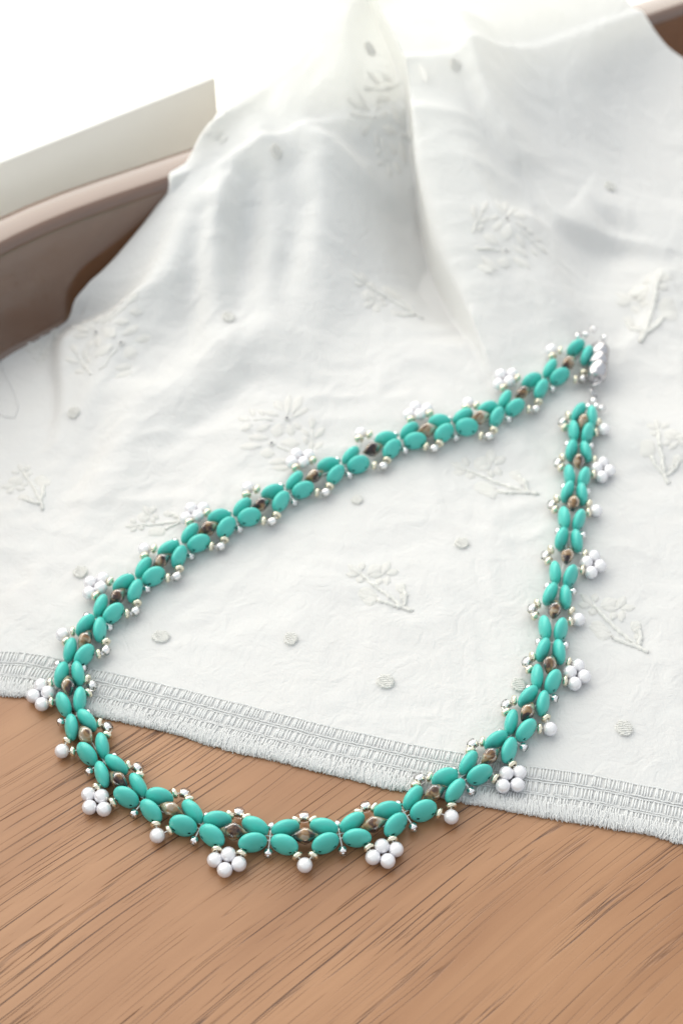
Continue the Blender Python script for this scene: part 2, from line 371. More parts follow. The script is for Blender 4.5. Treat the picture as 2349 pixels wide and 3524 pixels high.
def smooth_path(P, A, k=5):
    P = np.array(P, float); A = np.array(A, float); n = len(P)
    Q = np.vstack([2*P[0]-P[1], P, 2*P[-1]-P[-2]]); out = []; oa = []
    for i in range(n-1):
        p0, p1, p2, p3 = Q[i:i+4]
        for j in range(k):
            t = j/k; out.append(0.5*((2*p1)+(-p0+p2)*t+(2*p0-5*p1+4*p2-p3)*t*t+(-p0+3*p1-3*p2+p3)*t**3))
    out.append(P[-1]); out = np.array(out)
    cum = np.concatenate([[0], np.cumsum(np.hypot(*np.diff(out, axis=0).T))]); cum /= cum[-1]
    aa = np.interp(np.arange(len(out))/(len(out)-1), np.linspace(0, 1, n), A)
    return out, cum, aa
for kd, pts, amp, wl, wr in FOLDS:
    P_, cum_, aa_ = smooth_path([g(*q) for q in pts], amp); FW.append((kd, P_, (cum_, aa_), wl, wr))
def cloth_h(x, y):
    x = np.asarray(x, float); y = np.asarray(y, float)
    d = rimdist(x, y)
    dd = np.clip(d + 0.9*vn(x*0.45+3, y*0.12+9)*sst(0, 2, d), -9, None)
    al = (x-P0.x)*e1.x+(y-P0.y)*e1.y
    amp_ = sst(-3.2, 2.2, al)                          # the cloth only climbs the rim to the right of its left foot
    tent = 3.5*np.exp(-np.clip(dd-.25, 0, None)/3.1)*(1-sst(7.0, 12.5, dd))
    tent = np.where(dd < 0, 3.5 + 0.58*np.clip(-dd, 0, 8), tent)
    H = 0.05 + tent*amp_
    for kd, pts, amp, wl, wr in FW:
        m_ = 2.6*max(wl, wr)
        sel = (x > pts[:, 0].min()-m_) & (x < pts[:, 0].max()+m_) & (y > pts[:, 1].min()-m_) & (y < pts[:, 1].max()+m_)
        if not sel.any(): continue
        sd, t, fade = pline(x[sel], y[sel], pts)
        A = np.interp(t, amp[0], amp[1])*fade
        if kd == 'r': H[sel] += A*prof_ridge(sd, wl, wr)
        elif kd == 's': H[sel] += A*prof_step(sd, wl, wr)
        else: H[sel] += A*np.exp(-np.sqrt(sd**2+.01)/np.where(sd < 0, wl, wr))
    # soft rumples and crumpled creases
    up = sst(15.5, 21, y)
    wx = x + 1.2*vn(x*0.5+40, y*0.5); wy = y + 1.2*vn(x*0.5, y*0.5+40)
    H = H + 0.13*up*vn(wx*0.45, wy*0.40) + 0.07*up*(0.5-2*np.abs(vn(wx*0.62+11, wy*1.0+5)))
    H = H + (0.012+0.022*up)*(0.5-2*np.abs(vn(wx*1.5+4, wy*2.1+8))) + 0.016*vn(wx*3.3, wy*3.0+7)
    H = H + 0.035*(0.5-2*np.abs(vn((x+y)*0.9+31, (y-x)*1.9+2)))*up*sst(0.5, 3.5, -x)
    t_ = y-yfront(x)
    H = 0.03 + (H-0.03)*sst(-0.1, 1.6, t_)
    return H
# hem line (outer edge) and left border of the piece
hem = [G(-160*K/K, 2320)] + [g(*q) for q in [(0,1578),(70,1600),(210,1643),(330,1663),(400,1686),(500,1708),(640,1748),(770,1778),(920,1808),(1070,1842),(1230,1866),(1400,1897),(1568,1930)]]
hem = [(-16.0, hem[1][1]+ (hem[1][1]-hem[4][1])/(hem[4][0]-hem[1][0])*( -1)*( -16.0-hem[1][0])*-1)] + hem[1:] + [(13.0, hem[-1][1]-1.6), (26.0, hem[-1][1]-5.0)]
hx = np.array([q[0] for q in hem]); hy = np.array([q[1] for q in hem])
_fx = np.linspace(-18, 18, 1801); _fy = np.interp(_fx, hx, hy); _fy = np.convolve(np.pad(_fy, 45, 'edge'), np.ones(91)/91, 'valid')
_fy = _fy + 0.05*vn(_fx*0.8, _fx*0+2.2)
def yfront(x): return np.interp(x, _fx, _fy)
bkx = np.array([-20, -4, -1.5, 2.0, 5.0, 6.6, 7.7, 8.5, 10.5, 12.5, 26.0])
bky = np.array([44.0, 46.0, 51.0, 51.5, 49.0, 45.5, 42.6, 41.1, 39.8, 39.4, 39.0])
_bx = np.linspace(-20, 26, 1841); _by = np.convolve(np.pad(np.interp(_bx, bkx, bky), 20, 'edge'), np.ones(41)/41, 'valid'); bkx, bky = _bx, _by
def yback(x): return np.interp(x, bkx, bky)
FLATL = [g(*q) for q in [(170,700,.9),(152,745,.5),(142,830,.3),(148,930,.2),(120,1050,.1),(90,1150,.05)]]
def _lb(px, py, h): return (*G(px, py, h), h)
LB = [(-16.0, 22.0, .05)] + [_lb(-200, 1290, .1), _lb(0, 1212, .1), _lb(120, 1150, .1), _lb(222, 1110, .2), _lb(262, 1075, .8), _lb(330, 965, 1.2), _lb(400, 860, 1.7), _lb(495, 738, 2.3), _lb(560, 640, 2.8), _lb(625, 528, 3.4), _lb(700, 430, 3.9), _lb(770, 330, 4.0), _lb(790, 300, 4.1), _lb(750, 235, 4.1), _lb(800, 160, 4.2), _lb(900, 90, 4.3)] + [_lb(975, 45, 4.3), _lb(1050, 0, 4.3), _lb(1110, -60, 4.3)]
lv = [(yy-yfront(xx))/(yback(xx)-yfront(xx)) for xx, yy, hh in LB]
lx = [q[0] for q in LB]; LBH = [q[2] for q in LB]
for i in range(1, len(lv)): lv[i] = max(lv[i], lv[i-1]+0.010)
lv = [0.0] + lv + [1.0]; lx = [-16.0] + lx + [-1.5]
NU, NV = 520, 560
uu = np.linspace(0, 1, NU)**1.12; vv = np.linspace(0, 1, NV)
XL = np.interp(vv, lv, lx); XL = np.convolve(np.pad(XL, 12, 'edge'), np.ones(25)/25, 'valid'); XL = np.convolve(np.pad(XL, 6, 'edge'), np.ones(13)/13, 'valid')
X = XL[:, None]*(1-uu[None, :]) + 15.5*uu[None, :]
Y = yfront(X)*(1-vv[:, None]) + yback(X)*vv[:, None]
Hh = cloth_h(X, Y)
edge = (X - XL[:, None])
lh = [0.05] + LBH + [LBH[-1]]; HB = np.interp(vv, lv, lh)[:, None]
Hh = Hh + (HB - Hh)*(1-sst(0.0, 3.0 + 0*edge, edge))*sst(lv[2], lv[3], vv)[:, None]
# in front of the silhouette fold, on its left, the cloth lies flat on the tray floor
sdl, tl, _f = pline(X, Y, FLATL)
left = sst(0.05, 0.55, -sdl)*(1-sst(.85, 1.0, tl))*(Y < FLATL[0][1]+0.3)
flat = 0.06 + 0.10*vn(X*0.6+2, Y*0.5+1) + 0.05*vn(X*1.5+2, Y*1.9+1)
Hh = Hh*(1-left) + np.maximum(flat, .03)*left
v0 = lv[5]; roll = sst(v0+0.0, v0+0.10, vv)[:, None]
Hh = Hh - roll*(1-np.sqrt(1-(1-np.clip(edge/0.75, 0, 1))**2))*np.minimum(Hh-0.05, 0.35+0.75*(rimdist(X, Y) > 1.0))     # the left border rolls under
# keep the cloth above the rim that it goes over
rd = rimdist(X, Y); al_ = (X-P0.x)*e1.x+(Y-P0.y)*e1.y
Hh = np.maximum(Hh, np.where((rd < 0.75) & ((al_ > 1.8)), np.where(rd > -1.45, 3.09 - 2.6*np.clip(rd, 0, 1), -0.3), 0.025))
Hh = np.maximum(Hh, 0.025)
for _ in range(3):
    Q = np.pad(Hh, 1, 'edge'); Hh = 0.4*Hh + 0.15*(Q[:-2, 1:-1]+Q[2:, 1:-1]+Q[1:-1, :-2]+Q[1:-1, 2:])
psd, pt, pf = pline(X, Y, FW[0][1])      # the great pleat hangs over the hollow on its left
pA = np.interp(pt, *FW[0][2])*pf
XO = X - 0.62*pA*np.exp(-((psd-.35)/.42)**2)
co_ = np.stack([XO, Y, Hh], -1).reshape(-1, 3)
idx = np.arange(NU*NV).reshape(NV, NU)
fc = np.stack([idx[:-1, :-1], idx[:-1, 1:], idx[1:, 1:], idx[1:, :-1]], -1).reshape(-1, 4)
me = bpy.data.meshes.new('cloth'); me.vertices.add(len(co_)); me.vertices.foreach_set('co', co_.ravel().astype(np.float32))
me.loops.add(fc.size); me.loops.foreach_set('vertex_index', fc.ravel().astype(np.int32)); me.polygons.add(len(fc))
me.polygons.foreach_set('loop_start', np.arange(0, fc.size, 4, dtype=np.int32)); me.polygons.foreach_set('use_smooth', np.ones(len(fc), bool))
me.update(calc_edges=True); me.validate()
cloth = obj('cloth', me, M_CLOTH)
tag(cloth, 'white cotton cloth with embroidered flowers draped over the tray rim', 'cloth')
hxf = np.linspace(-18, 18, 3601); hyf = yfront(hxf); bkf = yback(hxf); lvl = np.array(lv); lxl = np.array(lx)
XLl = XL.tolist(); HL = Hh
def surf(x, y):
    i = int((x+18)*100); i = 0 if i < 0 else (3600 if i > 3600 else i); yf_ = hyf[i]
    v = (y-yf_)/(bkf[i]-yf_)
    if v < 0 or v > 1: return 0.0
    vi = v*(NV-1); v0_ = min(int(vi), NV-2); fv_ = vi-v0_; xl_ = XLl[v0_]*(1-fv_)+XLl[v0_+1]*fv_
    u = (x-xl_)/(15.5-xl_)
    if u < 0 or u > 1: return 0.0
    ui = u**(1/1.12)*(NU-1); u0_ = min(int(ui), NU-2); fu_ = ui-u0_
    return float((HL[v0_, u0_]*(1-fu_)+HL[v0_, u0_+1]*fu_)*(1-fv_)+(HL[v0_+1, u0_]*(1-fu_)+HL[v0_+1, u0_+1]*fu_)*fv_)
def surfn(x, y, e=0.12):
    hx_ = (surf(x+e, y)-surf(x-e, y))/(2*e); hy_ = (surf(x, y+e)-surf(x, y-e))/(2*e)
    return Vector((-hx_, -hy_, 1)).normalized()
def onsurf(px, py):
    """point where the sight line of a photo pixel meets the cloth"""
    H = 0.0
    x, y = G(px, py, 0)
    for k in range(60):
        x, y = G(px, py, H); s = surf(x, y)
        if abs(s-H) < 0.003: break
        H += 0.35*(s-H)
    return Vector((x, y, H))

# ------------------------------------------------------------------ embroidery
def petal_mesh(nl=9, nw=5):
    V = []; F = []
    for i in range(nl):
        t = i/(nl-1); wdt = math.sin(PI*min(max(t, .03), .97))**0.75*(0.75+0.5*t)*0.5
        for j in range(nw):
            s = j/(nw-1)*2-1; V.append((t, s*wdt, max(0, 1-s*s)**.5*math.sin(PI*min(max(t, .04), .96))**.5 + 0.08*math.sin(i*2.6+j)))
    for i in range(nl-1):
        for j in range(nw-1): F.append((i*nw+j, (i+1)*nw+j, (i+1)*nw+j+1, i*nw+j+1))
    return mesh('petal', V, F)
PETAL = petal_mesh(); PETAL.materials.append(M_THREAD)
def place_petal(parent, cx, cy, ang, r0, ln, wd_, hgt):
    """one satin-stitched petal laid on the cloth, root at distance r0 from (cx, cy)"""
    dx, dy = math.cos(ang), math.sin(ang)
    a = Vector((cx+dx*r0, cy+dy*r0, 0)); b_ = Vector((cx+dx*(r0+ln), cy+dy*(r0+ln), 0))
    a.z = surf(a.x, a.y)+0.004; b_.z = surf(b_.x, b_.y)+0.004
    x = (b_-a); 
    if x.length > ln*2.2: return
    nn = surfn((a.x+b_.x)/2, (a.y+b_.y)/2); y = nn.cross(x).normalized(); z = x.normalized().cross(y).normalized()
    o = bpy.data.objects.new('petal', PETAL); C.objects.link(o); o.parent = parent
    mid = (a+b_)/2; lift = surf(mid.x, mid.y)+0.004 - mid.z
    a = a + Vector((0, 0, max(-0.03, min(0.05, lift))))
    o.matrix_local = frame(a, x, y*wd_, z*hgt)
def stemtube(path, rad, wob=0.0, n=5):
    P = []
    for i in range(len(path)-1):
        a, b_ = path[i], path[i+1]; k = max(2, int((Vector(b_)-Vector(a)).length/0.045))
        for j in range(k): P.append((a[0]+(b_[0]-a[0])*j/k, a[1]+(b_[1]-a[1])*j/k))
    P.append(path[-1])
    Q = [(x+random.uniform(-wob, wob), y+random.uniform(-wob, wob), surf(x, y)+rad*0.1) for x, y in P]
    return tube(Q, [rad*random.uniform(.75, 1.3) for _ in Q], n)
def eyelet(cx, cy, r_=0.05):
    v, f = torus(r_, 0.018, 12, 5); h = surf(cx, cy)
    v = [(x+cx, y+cy, z+h+0.02) for x, y, z in v]
    dv = [(cx+0.7*r_*math.cos(k*PI/4), cy+0.7*r_*math.sin(k*PI/4), h+0.018) for k in range(8)]  # dark disc painted in for the shade in the eyelet's opening
    return (v, f, 0), (dv, [tuple(range(8))], 1)
# one petal: from, to, width (measured units); each template is drawn once and reused turned, mirrored and scaled
FLOWER = (.00185, (760, 740), [(840,520,862,190,62),(915,490,1035,215,84),(915,545,1130,395,66),(775,460,665,305,95),(720,535,535,485,62),(750,640,690,830,115),(855,640,915,800,82),
 (930,610,1030,705,62),(525,530,450,440,55),(395,530,325,405,60),(355,590,155,530,76),(375,665,215,735,76),(610,675,435,755,72),(590,850,325,840,76),(500,960,215,970,84),
 (595,985,585,1120,135),(760,905,1015,895,104),(905,1150,610,1190,76),(925,1262,655,1262,76),(1185,690,1180,520,66),(1145,800,1055,690,62),(1225,805,1350,655,66),(1225,980,1325,865,62),(1110,910,1090,800,52),(1180,970,1185,850,52)],
 [[(640,600),(520,590),(380,600)],[(720,960),(860,1010),(960,1080),(1060,1090)],[(1180,1090),(1180,930),(1190,700)]], [(840,570),(640,920)])
BRANCH = (.00152, (640, 620), [(400,420,200,235,66),(430,350,430,195,70),(360,430,160,415,74),(430,450,365,570,80),(520,410,760,255,110),(550,440,770,420,72),(775,420,895,175,80),
 (840,410,1050,345,80),(700,610,745,480,72),(790,520,910,530,120),(690,800,360,760,150),(700,860,450,880,130),(640,740,380,710,90),(1010,590,1140,700,110),(1040,740,1150,700,80),(1070,860,1165,800,90)],
 [[(1265,1075),(1100,980),(980,890),(860,800),(760,730),(640,630),(540,540),(470,460),(400,410)],[(1240,1060),(1080,990),(950,965),(820,930),(700,880)],[(1120,680),(1160,790),(1145,900),(1120,980)]], [])
def laid(parent, p0, p1, w_, hgt):
    ln = math.hypot(p1[0]-p0[0], p1[1]-p0[1]); a = math.atan2(p1[1]-p0[1], p1[0]-p0[0])
    place_petal(parent, p0[0], p0[1], a, 0.0, ln, w_, hgt)
def motif(tpl, px, py, rot=0.0, sc=1.0, mirror=1, name='embroidered_flower'):
    k, (cx, cy), pets, stems, eyes = tpl; c = onsurf(px*K, py*K); ca_, sa_ = math.cos(rot), math.sin(rot)
    def W(x, y):
        X_ = (x-cx)*k*sc*mirror; Y_ = -(y-cy)*k*sc/0.84; return (c.x+X_*ca_-Y_*sa_, c.y+X_*sa_+Y_*ca_)
    pcs = [('stem', [(*stemtube([W(*q) for q in st], (.026 if eyes else .055)*sc, (.008 if eyes else .018)), 0)]) for st in stems] + [('eyelet', list(eyelet(*W(*e), .06*sc))) for e in eyes]
    o = None
    for nm_, pc in pcs:
        v, f, mi = merge(pc); nm_ = name if o is None else nm_
        q_ = obj(nm_, mesh(nm_, v, f, True, mi), [M_THREAD, M_HOLE_SHADE], cloth if o is None else o); o = o or q_
    for x0, y0, x1, y1, w_ in pets: laid(o, W(x0, y0), W(x1, y1), w_*k*sc*(1.5 if eyes else 1.9), .030 if eyes else .036)
def flower(px, py, rot=0.0, sc=1.0, mirror=1): motif(FLOWER, px, py, rot, sc, mirror)
def branch(px, py, rot=0.0, sc=1.0, mirror=1): motif(BRANCH, px, py, rot, sc, mirror, 'embroidered_branch')
def dot(px, py, r_, asp=1.0):
    c = onsurf(px*K, py*K); V = []; F = []; nr, na = 5, 18; rs = random.Random(px*3+py)
    V.append((c.x, c.y, surf(c.x, c.y)+0.05))
    for i in range(1, nr+1):
        for k in range(na):
            a = 2*PI*k/na; rr = r_*i/nr*(1+(.07*math.sin(a*5+px) if i == nr else 0)); x = c.x+rr*math.cos(a)*asp; y = c.y+rr*math.sin(a)
            V.append((x, y, surf(x, y)+(0.045 if i < nr-1 else (0.05 if i == nr-1 else 0.002))+rs.uniform(-.007, .007)))
    for k in range(na): F.append((0, 1+k, 1+(k+1) % na))
    for i in range(nr-1):
        for k in range(na): l = (k+1) % na; F.append((1+i*na+k, 1+(i+1)*na+k, 1+(i+1)*na+l, 1+i*na+l))
    v2 = [(V, F, 0)]
    for k in range(7):   # raised satin stitches across the dot
        yy = (k-3)/3.6*r_; hw = math.sqrt(max(0, r_*r_-yy*yy))*.95*asp
        pts = [(c.x-hw+2*hw*j/8, c.y+yy+.012*math.sin(j+k)) for j in range(9)]
        v2.append((*tube([(x, y, surf(x, y)+.05+.008*math.sin(j*1.7+k)) for j, (x, y) in enumerate(pts)], .018, 5), 0))
    v, f, mi = merge(v2)
    obj('embroidered_dot', mesh('embroidered_dot', v, f), M_THREAD, cloth)
flower(645, 990); flower(1160, 530, -.5, 1.0, -1); flower(245, 770, .5, 1.05, -1); flower(480, 530, .9, .72); flower(890, 290, 2.0, .95)
flower(1480, 235, 1.2, .7)
branch(860, 1345, 0, .9); branch(880, 680, 2.0, .95, -1); branch(1120, 1100, .3, 1.05); branch(1395, 1425, -.15, .95)
branch(352, 1205, .9, .7); branch(70, 1110, 1.3, .8, -1); branch(1515, 1020, -.8, .9); branch(1500, 690, .5, 1.25, -1); branch(108, 795, 2.2, .75)
for q in [(525,730,.17),(370,1465,.17,1.25),(668,1470,.16),(885,1568,.18,1.15),(1432,1675,.195),(1060,1250,.15,1.2),(170,950,.16),(1400,430,.17),(850,115,.16),(1045,150,.16),(635,350,.16),(186,1316,.18),(1190,1575,.17),(820,1150,.14)]: dot(*q)

# ------------------------------------------------------------------ hem tape: openwork rows, frayed edge
xs = np.linspace(-9.5, 9.5, 1400); ys = yfront(xs)
ds = np.hypot(np.diff(xs), np.diff(ys)); sa = np.concatenate([[0], np.cumsum(ds)])
ysm = ys
def hp(s, t):
    """point at arc length s along the frayed edge and t cm into the cloth"""
    x = np.interp(s, sa, xs); y = np.interp(s, sa, ysm); sl = (np.interp(s+.3, sa, ysm)-np.interp(s-.3, sa, ysm))/(np.interp(s+.3, sa, xs)-np.interp(s-.3, sa, xs)+1e-9)
    n_ = math.hypot(1, sl); return x-sl/n_*t, y+1/n_*t
TOT = sa[-1]; rh = random.Random(5)
parts = []; hole_spots = []
rows = [(0.20, 0.38), (0.47, 0.69), (0.80, 1.02)]
def hz(x, y, dz): return (x, y, surf(x, y)+dz)
s = 0.2
while s < TOT-0.2:
    for ri, (t0, t1) in enumerate(rows):
        s_ = s + rh.uniform(-.02, .02) + ri*.03
        for q in range(2):
            so = s_ + (q-.5)*0.05; lean = rh.uniform(.0, .05)
            pts = []
            for j in range(4):
                t = t0-.03 + (t1-t0+.06)*j/3; x, y = hp(so+lean*j/3, t); pts.append(hz(x, y, (.010)+.020*math.sin(PI*j/3)))
            parts.append((*tube(pts, [.016, .022, .022, .016], 5), 0))
        if rh.random() < .045: x, y = hp(s_+.06, (t0+t1)/2); hole_spots.append(hz(x, y, .03))
    s += rh.uniform(.115, .15)
for t, rd_ in ((.17, .022), (.41, .020), (.45, .018), (.72, .018), (.775, .02), (1.05, .018)):      # the lengthwise cords
    for k in range(int(TOT/0.6)):
        pts = []
        for j in range(7): x, y = hp(k*.6+j*.1, t+rh.uniform(-.01, .01)); pts.append(hz(x, y, .02+rh.uniform(-.004, .01)))
        parts.append((*tube(pts, rd_, 4, False), 0))
v, f, mi = merge(parts); tape = obj('hem_stitching', mesh('hem_stitching', v, f), M_FUZZ, cloth); tag(tape, kind='stuff')
sv = []
for x, y, z in hole_spots:
    r_ = .012; sv.append(([(x-r_, y, z), (x, y-r_, z), (x+r_, y, z), (x, y+r_, z), (x, y, z+r_), (x, y, z-r_)], [(0, 1, 4), (1, 2, 4), (2, 3, 4), (3, 0, 4), (1, 0, 5), (2, 1, 5), (3, 2, 5), (0, 3, 5)]))
v, f, mi = merge(sv); tag(obj('hem_hole_shade', mesh('hem_hole_shade', v, f, False), M_HOLE_SHADE, cloth), kind='stuff')  # tiny dark solids stand for the shaded eyelet holes of the tape
parts = []
s = 0.0
while s < TOT:                                                    # tufts of short frayed ends
    big = vn(np.array([s*1.3]), np.array([3.3]))[0]; ln = .05+.09*(big+.5)*rh.uniform(.5, 1.3)
    cx = rh.uniform(-.25, .25)
    for k in range(9):
        s_ = s+rh.uniform(-.03, .03); x, y = hp(s_, rh.uniform(.02, .26)); x2, y2 = hp(s_+cx*.3+rh.uniform(-.035, .035), -ln*rh.uniform(.35, 1.0))
        z0 = .045+rh.uniform(0, .05); mx_, my_ = (x+x2)/2+rh.uniform(-.02, .02), (y+y2)/2
        parts.append((*tube([(x, y, z0+.01), (mx_, my_, z0+rh.uniform(0, .03)), (x2, y2, max(.008, z0-rh.uniform(0, .05)))], [.017, .015, .007], 4, False), 0))
    s += .017
v, f, mi = merge(parts); tag(obj('fringe', mesh('fringe', v, f), M_FUZZ, cloth), kind='stuff')
lt = [onsurf(*q) for q in [(0, 1235), (22, 1290), (50, 1350), (66, 1400), (52, 1440), (20, 1436), (-15, 1415)]]
obj('loose_thread', mesh('loose_thread', *tube([(p_.x, p_.y, p_.z+.03) for p_ in lt], .014, 5)), M_FUZZ, cloth)

# ------------------------------------------------------------------ the necklace
JB = [(2023,1402),(2001,1451),(1989,1517),(1991,1590),(1979,1672),(1970,1731),(1961,1823),(1953,1914),(1925,2017),(1904,2098),(1897,2208),(1893,2288),(1866,2375),
 (1812,2453),(1763,2536),(1691,2604),(1586,2678),(1495,2730),(1396,2798),(1285,2842),(1170,2872),(1048,2882),(929,2877),(802,2866),(686,2842),(593,2786),(488,2754),(406,2688),
 (350,2620),(294,2531),(252,2460),(234,2362),(234,2281),(299,2205),(332,2126),(407,2057),(473,1994),(559,1934),(626,1876),(719,1819),(802,1781),(900,1742),(990,1691),
 (1079,1640),(1181,1602),(1283,1545),(1379,1513),(1468,1482),(1557,1462),(1653,1447),(1723,1411),(1796,1354),(1876,1306),(1956,1258),(2023,1188)]
def lift(px, py, up):
    """ground point seen at the pixel when it lies 'up' cm above whatever it rests on"""
    H = up; x, y = G(px, py, H)
    for k in range(40):
        x, y = G(px, py, H); s_ = surf(x, y)+up
        if abs(s_-H) < .002: break
        H += .4*(s_-H)
    return Vector((x, y))
CL = [lift(px, py, .30) for px, py in JB]
# smooth the measured line a little
for _ in range(1): CL = [CL[0]] + [CL[i]*.7+(CL[i-1]+CL[i+1])*.15 for i in range(1, len(CL)-1)] + [CL[-1]]
sn = bpy.data.objects.new('beaded_necklace', None); C.objects.link(sn); sn.location = (0, 0, 0)
tag(sn, 'turquoise glass bead necklace with pearl picots and magnetic clasp', 'necklace')

# lentil bead with two real holes
def lentil():
    N_ = 12
    prof = [(max(1e-4, 0.292*math.sin(PI*i/N_)**.97), -.138*math.cos(PI*i/N_)) for i in range(N_+1)]
    V, F = lathe(prof, 36); bm = bmesh.new(); me_ = mesh('lentil_src', V, F); bm.from_mesh(me_)
    bmesh.ops.remove_doubles(bm, verts=bm.verts, dist=1e-3); bmesh.ops.recalc_face_normals(bm, faces=bm.faces)
    bm.to_mesh(me_); bm.free(); me_.materials.append(M_TEAL); me_.materials.append(M_BORE_SHADE)
    o_ = bpy.data.objects.new('lentil_src', me_); C.objects.link(o_); cs = []
    for sx in (-1, 1):
        cv, cf = lathe([(1e-4, -.3), (.030, -.3), (.030, .3), (1e-4, .3)], 12); cm_ = mesh('cut', [(x+sx*.160, y-.055, z) for x, y, z in cv], cf, False)
        b2 = bmesh.new(); b2.from_mesh(cm_); bmesh.ops.remove_doubles(b2, verts=b2.verts, dist=1e-3); bmesh.ops.recalc_face_normals(b2, faces=b2.faces); b2.to_mesh(cm_); b2.free()
        cm_.materials.append(M_TEAL); cm_.materials.append(M_BORE_SHADE); cm_.polygons.foreach_set('material_index', [1]*len(cm_.polygons))
        c_ = bpy.data.objects.new('cut', cm_); C.objects.link(c_); cs.append(c_)
        md = o_.modifiers.new('b', 'BOOLEAN'); md.object = c_; md.operation = 'DIFFERENCE'; md.solver = 'EXACT'
    dg = bpy.context.evaluated_depsgraph_get(); dg.update(); res = bpy.data.meshes.new_from_object(o_.evaluated_get(dg))
    for q in [o_]+cs: bpy.data.objects.remove(q)
    res.name = 'lentil_bead'; return res
LENTIL = lentil()
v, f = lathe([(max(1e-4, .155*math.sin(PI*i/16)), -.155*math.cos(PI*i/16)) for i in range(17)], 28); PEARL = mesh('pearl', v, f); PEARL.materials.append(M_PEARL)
v, f = torus(.070, .048, 22, 10, 1.05); GOLD = mesh('gold_spacer', v, f); GOLD.materials.append(M_GOLD)
def seed(rad, hl):
    out = [(rad*.42, -hl*.8), (rad*.70, -hl), (rad*.95, -hl*.62), (rad, 0), (rad*.95, hl*.62), (rad*.70, hl), (rad*.42, hl*.8)]
    a = lathe(out, 20); lining = lathe([(rad*.72, -hl*.70), (rad*.74, 0), (rad*.72, hl*.70), (rad*.40, hl*.72), (rad*.40, -hl*.72)], 4 if rad > .1 else 14, True)
    hole = lathe([(rad*.42, -hl*.8), (rad*.40, 0), (rad*.42, hl*.8)], 12)
    V, F, M_ = merge([(a[0], a[1], 0), (lining[0], lining[1], 1), (hole[0], [tuple(reversed(t)) for t in hole[1]], 0)])
    me_ = mesh('silver_seed', V, F, True, M_); me_.materials.append(M_GLASS); me_.materials.append(M_SILVER); return me_
SEED = seed(.095, .075); SEEDB = seed(.122, .095)
def smoky():
    # flat two-hole oval, pointed along the strand, belly wider below
    V = []; F = []; nl, na = 15, 20
    for i in range(nl):
        t = i/(nl-1)*2-1; r_ = max(.003, (1-abs(t)**1.45))**.9
        for k in range(na):
            a = 2*PI*k/na; V.append((t*.285, r_*.15*math.cos(a), r_*.20*math.sin(a)*(1.0 if math.sin(a) > 0 else 1.15)))
    for i in range(nl-1):
        for k in range(na): l = (k+1) % na; F.append((i*na+k, (i+1)*na+k, (i+1)*na+l, i*na+l))
    return mesh('smoky_bead', V, F)
SMOKY = smoky(); SMOKY.materials.append(M_SMOKE)
rn = random.Random(23); UPZ = Vector((0, 0, 1))
def put(name, me_, loc, axis, lab=None, up=UPZ):
    """a bead whose hole axis (local Z) points along axis"""
    z = Vector(axis).normalized(); x = Vector(up).cross(z)
    x = x.normalized() if x.length > 1e-3 else Vector((1, 0, 0)); y = z.cross(x)
    o_ = bpy.data.objects.new(name, me_); C.objects.link(o_); o_.parent = sn; o_.matrix_local = frame(loc, x, y, z); return o_
def h_at(p2): return surf(p2.x, p2.y)
threads = []
NB = (len(CL)-1)//2
